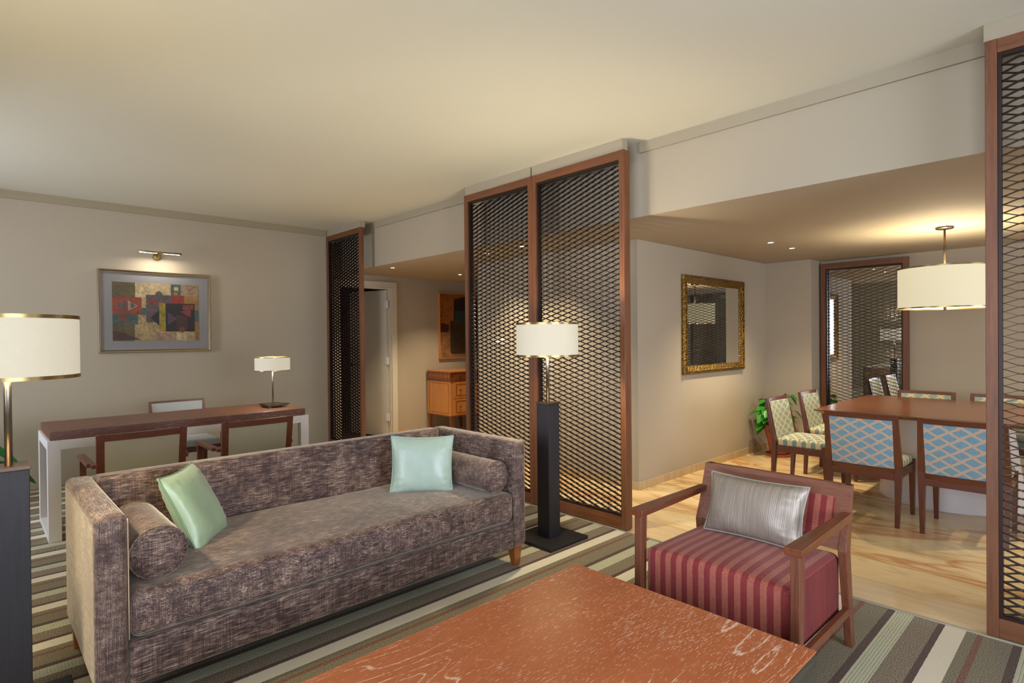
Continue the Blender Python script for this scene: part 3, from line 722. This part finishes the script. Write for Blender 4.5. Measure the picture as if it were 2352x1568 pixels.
# ------------------------------------------------------------------ dining set
dt = thing('dining_table', 'large square dark oak dining table on a round white drum base', 'dining table', (5.97, 2.65, 0))
MB().hexa([(-.745, -.73, .715), (.745, -.73, .715), (.745, .73, .715), (-.745, .73, .715)], [(-.78, -.765, .738), (.78, -.765, .738), (.78, .765, .738), (-.78, .765, .738)]).box(-.78, .78, -.765, .765, .738, .750).build('tabletop', M_dtab, dt, .002)
smooth_angle(MB().lathe([(0, .006), (.485, .006), (.485, .03), (.40, .70), (.40, .715), (0, .715)], n=72).build('pedestal', M_white, dt))
def dining_chair(label, x, y, rz):
    """faces local +y"""
    t = thing('dining_chair', label, 'dining chair', (x, y, 0), rz, 'dining chairs with lattice upholstery'); h = .235
    zt = .80
    for s in (-1, 1):
        MB().bar((s*(h-.018), -.225, .006), (s*(h-.012), -.205, .43), .026, .028, .046, .040).build('leg', M_mah, t, .002)
        MB().bar((s*(h-.018), .215, .006), (s*(h-.018), .205, .43), .026, .026, .042, .042).build('leg', M_mah, t, .002)
        MB().bar((s*(h-.012), -.205, .43), (s*(h-.018), -.275, zt), .046, .040, .034, .024).build('back_post', M_mah, t, .002)
    f = MB()
    f.box(-h+.02, h-.02, .19, .225, .345, .40); f.box(-h+.02, h-.02, -.225, -.195, .335, .385)
    for s in (-1, 1): f.box(s*(h-.018)-.014, s*(h-.018)+.014, -.2, .2, .345, .40)
    f.build('seat_rail', M_mahx, t, .002)
    MB().soft(-h+.012, h-.012, -.19, .235, .395, .462, r=.024, crown=.016).build('seat', M_lats, t, smooth=True)
    Y = lambda z: -.205-.07*(z-.43)/(zt-.43)
    B = lambda x: -.018*(1-(x/h)**2)
    def sl(x0, x1, z0, z1, f0, f1, N=8):
        mb = MB()
        for k in range(N):
            a, b = x0+(x1-x0)*k/N, x0+(x1-x0)*(k+1)/N
            mb.hexa([(a, Y(z0)+f0+B(a), z0), (b, Y(z0)+f0+B(b), z0), (b, Y(z0)+f1+B(b), z0), (a, Y(z0)+f1+B(a), z0)],
                    [(a, Y(z1)+f0+B(a), z1), (b, Y(z1)+f0+B(b), z1), (b, Y(z1)+f1+B(b), z1), (a, Y(z1)+f1+B(a), z1)])
        return mb
    sl(-h+.006, h-.006, zt-.038, zt, -.013, .013).build('back_rail', M_mahx, t); sl(-h+.03, h-.03, .375, .418, -.016, .016).build('back_rail', M_mahx, t)
    sl(-h+.034, h-.034, .418, zt-.038, -.010, .0).build('back_panel', M_latb, t); sl(-h+.034, h-.034, .44, zt-.03, .0, .022).build('back_pad', M_latf, t)
    return t
c0 = dining_chair('dining chair with its blue lattice back to the camera, nearest the silver pillow', 5.648, 1.715, 0)
for x, y, rz, lab in (
    (6.228, 1.715, 0, 'dining chair with blue lattice back, partly behind the right mesh screen'),
    (5.055, 2.150, -PI/2, 'side-on dining chair at the left end of the table, nearer one of two'),
    (5.055, 2.920, -PI/2, 'side-on dining chair at the left end of the table, next to the potted plant'),
    (5.635, 3.335, PI, 'dining chair at the back wall, directly below the pendant lamp left half'),
    (6.215, 3.335, PI, 'dining chair at the back wall whose back meets the right screen post'),
    (6.86, 2.150, PI/2, 'dining chair at the hidden right end of the table, nearer one'),
    (6.86, 2.920, PI/2, 'dining chair at the hidden right end of the table, farther one')):
    dup(c0, (x, y, 0), rz, lab)

# gilded mirror
t = thing('gilded_mirror', 'gold carved rectangular mirror on the dining room left wall', 'mirror', (4.01, 2.474, 1.476))
W2, H2, fw = .658, .492, .085
fr = MB(); prof = [(0, 0.0), (0, .020), (.012, .034), (.03, .038), (.055, .030), (.07, .022), (.085, .016), (.085, 0)]
N = len(prof)
cs = [(-1, -1), (1, -1), (1, 1), (-1, 1)]
for ci in range(4):
    a, b = cs[ci], cs[(ci+1) % 4]
    base = len(fr.v)
    for q in (a, b):
        for (d, hh) in prof: fr.v.append((hh+.001, q[0]*(W2-d), q[1]*(H2-d)))
    for i in range(N):
        j = (i+1) % N; fr.f.append((base+i, base+j, base+N+j, base+N+i)); fr.m.append(0)
fr.build('frame', M_gold, t)
MB().box(.003, .012, -W2+.08, W2-.08, -H2+.08, H2-.08).build('glass', M_mirror, t, .006, seg=1)
bd = MB()
for k in range(44):
    u = -H2+.02+(2*H2-.04)*k/43
    for s in (-1, 1): bd.tube([(.036, s*(W2-.035), u-.007), (.046, s*(W2-.035), u), (.036, s*(W2-.035), u+.007)], .007, 6)
for k in range(58):
    u = -W2+.03+(2*W2-.06)*k/57
    for s in (-1, 1): bd.tube([(.036, u-.007, s*(H2-.035)), (.046, u, s*(H2-.035)), (.036, u+.007, s*(H2-.035))], .007, 6)
bd.build('carving', M_gold, t, smooth=True)

# ------------------------------------------------------------------ picture and picture light on the left wall
def quadpoly(mb, pts, x, mi): n = len(mb.v); mb.v += [(x, p[0], p[1]) for p in pts]; mb.f.append(tuple(range(n, n+len(pts)))); mb.m.append(mi)
def frame_x(t, w, h, prof, mat, name='frame'):
    fr = MB(); N = len(prof)
    for ci in range(4):
        a, b = cs[ci], cs[(ci+1) % 4]; base = len(fr.v)
        for q in (a, b):
            for (d, hh) in prof: fr.v.append((hh, q[0]*(w-d), q[1]*(h-d)))
        for i in range(N):
            j = (i+1) % N; fr.f.append((base+i, base+j, base+N+j, base+N+i)); fr.m.append(0)
    return fr.build(name, mat, t)
t = thing('framed_picture', 'framed abstract picture of coloured blocks above the desk, silver frame and grey mount', 'picture', (.001, -1.782, 1.668))
frame_x(t, .511, .418, [(0, 0), (0, .034), (.006, .040), (.014, .036), (.018, .030), (.026, .032), (.030, .024), (.030, 0)], M_silver)
MB().box(.004, .020, -.483, .483, -.39, .39).build('mount', paint('grey_mount', (126, 122, 120), .7, .03), t)
AW, AH = .391, .298
pal = {'sand': (178, 150, 98), 'ochre': (150, 112, 50), 'olive': (92, 78, 40), 'rust': (142, 60, 34), 'black': (36, 26, 22), 'teal': (70, 90, 80), 'mauve': (92, 74, 72), 'gold': (150, 128, 36), 'brown': (76, 46, 28), 'red': (150, 44, 34), 'blue': (60, 76, 104), 'cream': (196, 172, 124), 'pink': (160, 128, 98)}
pk = list(pal)
def pmt(n, c):
    tt = NT('picture_'+n); nn = tt.noise(tt.coord(), 38, 4, .7, .6); n5 = tt.noise(tt.coord(), 9, 3, .6)
    c1 = tuple(int(v*.5+8) for v in c); c2 = tuple(min(255, int(v*.98)) for v in c)
    tt.set(tt.mix(tt.rr(tt.math('ADD', tt.math('MULTIPLY', nn, .6), tt.math('MULTIPLY', n5, .4)), .35, .65), s2l(c1), s2l(c2)), .6); return tt.m
pm = [pmt(n, pal[n]) for n in pk]
art = MB()
def R(u0, v0, u1, v1, c, lv): # u from left, v from top, 0..1
    y0, y1 = -AW+2*AW*u0, -AW+2*AW*u1; z0, z1 = AH-2*AH*v1, AH-2*AH*v0
    quadpoly(art, [(y0, z0), (y1, z0), (y1, z1), (y0, z1)], .0215+.0002*lv, pk.index(c))
def Tt(pts, c, lv): quadpoly(art, [(-AW+2*AW*u, AH-2*AH*v) for u, v in pts], .0215+.0002*lv, pk.index(c))
art.box(.0201, .0214, -AW, AW, -AH, AH, pk.index('sand'))
R(0, 0, .25, .25, 'olive', 1); R(.25, 0, .66, .25, 'cream', 1); R(.66, 0, .78, .2, 'teal', 2); R(.70, .05, .75, .11, 'cream', 3); R(.69, .14, .74, .19, 'ochre', 3); R(.78, 0, 1, .2, 'pink', 1)
R(.37, .20, .78, .68, 'mauve', 2); R(.67, .20, .82, .38, 'red', 3); R(.82, .2, 1, .44, 'ochre', 2); R(0, .25, .32, .55, 'rust', 4); R(.0, .55, .28, .72, 'teal', 3); R(0, .72, .24, 1, 'olive', 2)
R(.52, .34, .95, .84, 'black', 5); R(.52, .34, .595, .84, 'gold', 6); R(.80, .36, .93, .44, 'rust', 6); R(.72, .55, .86, .80, 'brown', 6); R(.94, .45, 1, .66, 'teal', 4); R(.95, .66, 1, 1, 'ochre', 3); R(.5, .86, .72, 1, 'pink', 2); R(.73, .84, .85, 1, 'cream', 4); R(.4, .3, .5, .36, 'red', 5); R(.32, .43, .38, .55, 'teal', 4)
Tt([(.02, .40), (.15, .31), (.15, .49)], 'mauve', 5); Tt([(.17, .49), (.17, .31), (.28, .40)], 'pink', 5); Tt([(.20, .45), (.20, .35), (.26, .40)], 'teal', 6); Tt([(.62, .72), (.62, .50), (.74, .61)], 'blue', 7); Tt([(.65, .68), (.65, .56), (.71, .62)], 'red', 8)
Tt([(.77, .49), (.90, .40), (.90, .59)], 'red', 7); Tt([(.82, .49), (.88, .45), (.88, .54)], 'teal', 8); Tt([(.42, .60), (.52, .46), (.52, .74)], 'black', 4); Tt([(0, .82), (.12, .86), (.3, .98), (.0, .98)], 'brown', 3)
def disc(u, v, r, c, lv): Tt([(u+r*math.cos(-a)*.76, v+r*math.sin(-a)) for a in [2*PI*k/24 for k in range(24)]], c, lv)
disc(.52, .19, .055, 'mauve', 6); disc(.11, .62, .055, 'rust', 5); disc(.79, .81, .05, 'rust', 8); disc(.55, .19, .02, 'teal', 7)
art.build('print', pm, t)

t = thing('picture_light', 'brass picture light bar mounted on the wall above the abstract picture', 'picture light', (.0, -1.775, 2.245))
mb = MB().lathe([(0, 0), (.040, 0), (.040, .008), (.034, .016), (.012, .022), (0, .022)], n=32); mb.v = [(z+.0, y, x) for x, y, z in mb.v]; mb.build('wall_plate', M_brass, t, smooth=False)
MB().tube([(.02, 0, 0), (.06, 0, .008), (.11, 0, .022), (.14, 0, .028)], .007, 12).build('arm', M_brass, t, smooth=True)
MB().tube([(.145, -.195, .031), (.145, .195, .031)], .0085, 16).build('bar', M_brass, t, smooth=True)
ld = MB()
for k in range(9):
    for s in (-1, 1): ld.box(.137, .147, s*(.035+.0175*k)-.006*1, s*(.035+.0175*k)+.006, .0195, .0222)
ld.build('led', M_led, t)
light('picture_light_led', 'AREA', (.142, 0, .016), P_PICT, (1, .92, .80), t, rot=(0, math.radians(-12), 0), size=.012, size_y=.33)

# ------------------------------------------------------------------ entry: abstract painting, chest, switch
t = thing('abstract_painting', 'orange and dark brown abstract canvas in thin wood frame on the entry wall', 'painting', (.001, 2.33, 1.55))
frame_x(t, .49, .49, [(0, 0), (0, .04), (.012, .04), (.012, 0)], M_chestl)
MB().box(.003, .024, -.477, .477, -.477, .477).build('canvas_edge', flat('canvas_side', (150, 110, 70)), t)
pal2 = {'orange': (176, 98, 34), 'dark': (48, 26, 18), 'plum': (92, 34, 36), 'sandy': (178, 126, 74), 'green': (46, 74, 66), 'moss': (74, 56, 30)}
pk2 = list(pal2); pm2 = [pmt(n, pal2[n]) for n in pk2]; a2 = MB()
def Q(pts, c, lv): quadpoly(a2, [(-.477+.954*u, .477-.954*v) for u, v in pts], .0245+.0003*lv, pk2.index(c))
Q([(0, 1), (1, 1), (1, 0), (0, 0)], 'orange', 0); Q([(0, 1), (1, 1), (1, .55), (0, .55)], 'sandy', 1); Q([(0, .6), (.17, .6), (.17, .48), (0, .45)], 'plum', 2)
Q([(.27, .42), (.8, .45), (.82, .08), (.5, .03), (.28, .08)], 'dark', 3); Q([(.2, .92), (.25, .95), (.72, .93), (.78, .45), (.2, .42)], 'moss', 4); Q([(.28, .42), (.72, .44), (.72, .27), (.3, .26)], 'green', 5)
a2.build('canvas', pm2, t)

t = thing('chest_of_drawers', 'small inlaid wooden chest with light veneer and dark frieze against the entry wall', 'chest of drawers', (0.02, 1.62, 0))
W3, D3 = .62, .56
MB().box(0, D3+.012, -.012, W3+.012, .885, .905).build('top', M_chestt, t, .003)
MB().box(0, D3, 0, W3, .765, .885).build('frieze', M_chestd, t, .002)
MB().box(0, D3, 0, W3, .275, .765).build('body', M_chestl, t, .002)
k = MB(); k.box(-.0, D3+.006, -.006, W3+.006, .755, .768); k.box(0, D3+.006, -.006, W3+.006, .268, .282); k.build('moulding', M_chestd, t)
k = MB()
for i in range(12):
    xx = .04+i*.042; k.box(xx, xx+.008, -.002, 0, .80, .865); k.box(xx, xx+.03, -.002, 0, .83, .836)
k.build('inlay', M_chestl, t)
k = MB(); k.box(.05, .055, -.002, 0, .31, .73).box(D3-.055, D3-.05, -.002, 0, .31, .73).box(.055, D3-.055, -.002, 0, .31, .315).box(.055, D3-.055, -.002, 0, .725, .73); k.build('inlay', M_chestd, t)
for (z0, z1, mt) in ((.775, .875, M_chestd), (.53, .745, M_chestl), (.29, .51, M_chestl)):
    d = MB().box(D3, D3+.006, .05, W3-.05, z0, z1).build('drawer', mt, t, .001); zc = (z0+z1)/2
    q = MB(); b0, b1 = .09, W3-.09; q.box(D3+.006, D3+.0075, b0, b1, z0+.025, z0+.035).box(D3+.006, D3+.0075, b0, b1, z1-.035, z1-.025).box(D3+.006, D3+.0075, b0, b0+.01, z0+.035, z1-.035).box(D3+.006, D3+.0075, b1-.01, b1, z0+.035, z1-.035); q.build('inlay', M_chestd, d)
    for yy in (.16, W3-.16): MB().tube([(D3+.006, yy, zc), (D3+.022, yy, zc)], .011, 12).build('knob', M_brass, d)
for xx in (.03, D3-.03):
    for yy in (.03, W3-.03): MB().bar((xx, yy, .006), (xx, yy, .27), .022, .022, .048, .048).build('leg', M_chestd, t)

sw = MB(); sw.box(2.13, 2.29, 1.068, 1.076, 1.29, 1.36)
sp = tag(sw.build('light_switch', M_white, bevel=.002), 'white switch plate on the wall seen through the left centre mesh screen', 'light switch')
for k in range(3): MB().box(2.142+.05*k, 2.178+.05*k, 1.064, 1.068, 1.305, 1.345).build('rocker', M_white, sp)

# ------------------------------------------------------------------ plants
def leaf_mesh(mb, base, tip, wid, droop=.15, n=8, heart=True, mi=0, roll=0):
    b = Vector(base); tp = Vector(tip); d = tp-b; L = d.length; dn = d.normalized()
    side = dn.cross(Vector((0, 0, 1))); side = side.normalized() if side.length > .01 else Vector((1, 0, 0))
    up = side.cross(dn); side = (side*math.cos(roll)+up*math.sin(roll)); up = side.cross(dn)
    rows = []
    for i in range(n+1):
        s = i/n; w_ = (math.sin(PI*min(1, s*.93+.07))**.75)*(1-.45*s if heart else 1-.15*s)*wid/2
        c = b+d*s+Vector((0, 0, -droop*L*s*s))+up*0
        rows.append((c-side*w_+up*w_*.25, c-side*w_*.5+up*w_*.06, c, c+side*w_*.5+up*w_*.06, c+side*w_+up*w_*.25))
    o = len(mb.v)
    for r in rows: mb.v += [tuple(p) for p in r]
    for i in range(n):
        for j in range(4): mb.f.append((o+i*5+j, o+i*5+j+1, o+(i+1)*5+j+1, o+(i+1)*5+j)); mb.m.append(mi)
t = thing('potted_plant', 'leafy green pothos in a terracotta pot in the dining room corner', 'potted plant', (4.30, 3.40, 0))
smooth_angle(MB().lathe([(0, .035), (.085, .035), (.092, .06), (.148, .31), (.162, .31), (.165, .36), (.146, .36), (.14, .33), (0, .33)], n=36).build('pot', M_terra, t))
smooth_angle(MB().lathe([(0, .006), (.13, .006), (.14, .036), (.128, .036), (.12, .016), (0, .016)], n=36).build('saucer', M_terra, t))
MB().lathe([(0, .331), (.139, .331), (.139, .338), (0, .342)], n=24).build('soil', M_soil, t)
lf = MB(); st = MB()
for k in range(64):
    a = random.uniform(0, 2*PI); rr = random.uniform(.06, .22); zz = random.uniform(.40, .68)
    if k % 3 == 0: a = random.uniform(-2.6, -1.2); rr = random.uniform(.15, .24); zz = random.uniform(.34, .55)
    if zz > .58: rr *= .7
    p = Vector((rr*math.cos(a), rr*math.sin(a), zz)); st.tube([(0, 0, .33), (p.x*.5, p.y*.5, zz*.75+.12), tuple(p)], .0025, 5)
    l = random.uniform(.10, .145); q = p+Vector((math.cos(a)*l*.7, math.sin(a)*l*.7, -l*random.uniform(-.1, .8)))
    leaf_mesh(lf, p, q, l*.85, .2, roll=random.uniform(-.6, .6))
lf.v = [(max(v[0], -.27), min(v[1], .34), v[2]) for v in lf.v]
st.build('stem', M_leaf, t, smooth=True); lf.build('foliage', M_leaf, t, smooth=True)

t = thing('potted_plant', 'broad leaved green plant behind the left edge floor lamp, two leaves showing', 'potted plant', (.62, -3.55, 0))
smooth_angle(MB().lathe([(0, 0), (.13, 0), (.17, .30), (.18, .32), (.165, .32), (.155, .29), (0, .29)], n=36).build('pot', M_terra, t))
MB().lathe([(0, .291), (.152, .291), (.152, .298), (0, .30)], n=24).build('soil', M_soil, t)
lf = MB(); st = MB()
for (ax, ay, az, tx_, ty_, tz_, w_) in ((-.22, .30, .60, -.22, .66, .33, .17), (-.30, .44, .36, -.36, .76, .14, .15), (-.1, .2, .62, -.2, .50, .56, .18), (.2, 0, .7, .5, -.1, .6, .16), (-.1, -.2, .7, -.3, -.5, .55, .16), (.1, -.2, .62, .4, -.5, .35, .15), (-.2, .1, .75, -.45, .3, .68, .14)):
    st.tube([(0, 0, .28), (ax*.5, ay*.5, az*.8), (ax, ay, az)], .006, 6); leaf_mesh(lf, (ax, ay, az), (tx_, ty_, tz_), w_, .12, 10, False, roll=.5)
st.build('stem', M_leaf2, t, smooth=True); lf.build('foliage', M_leaf2, t, smooth=True)
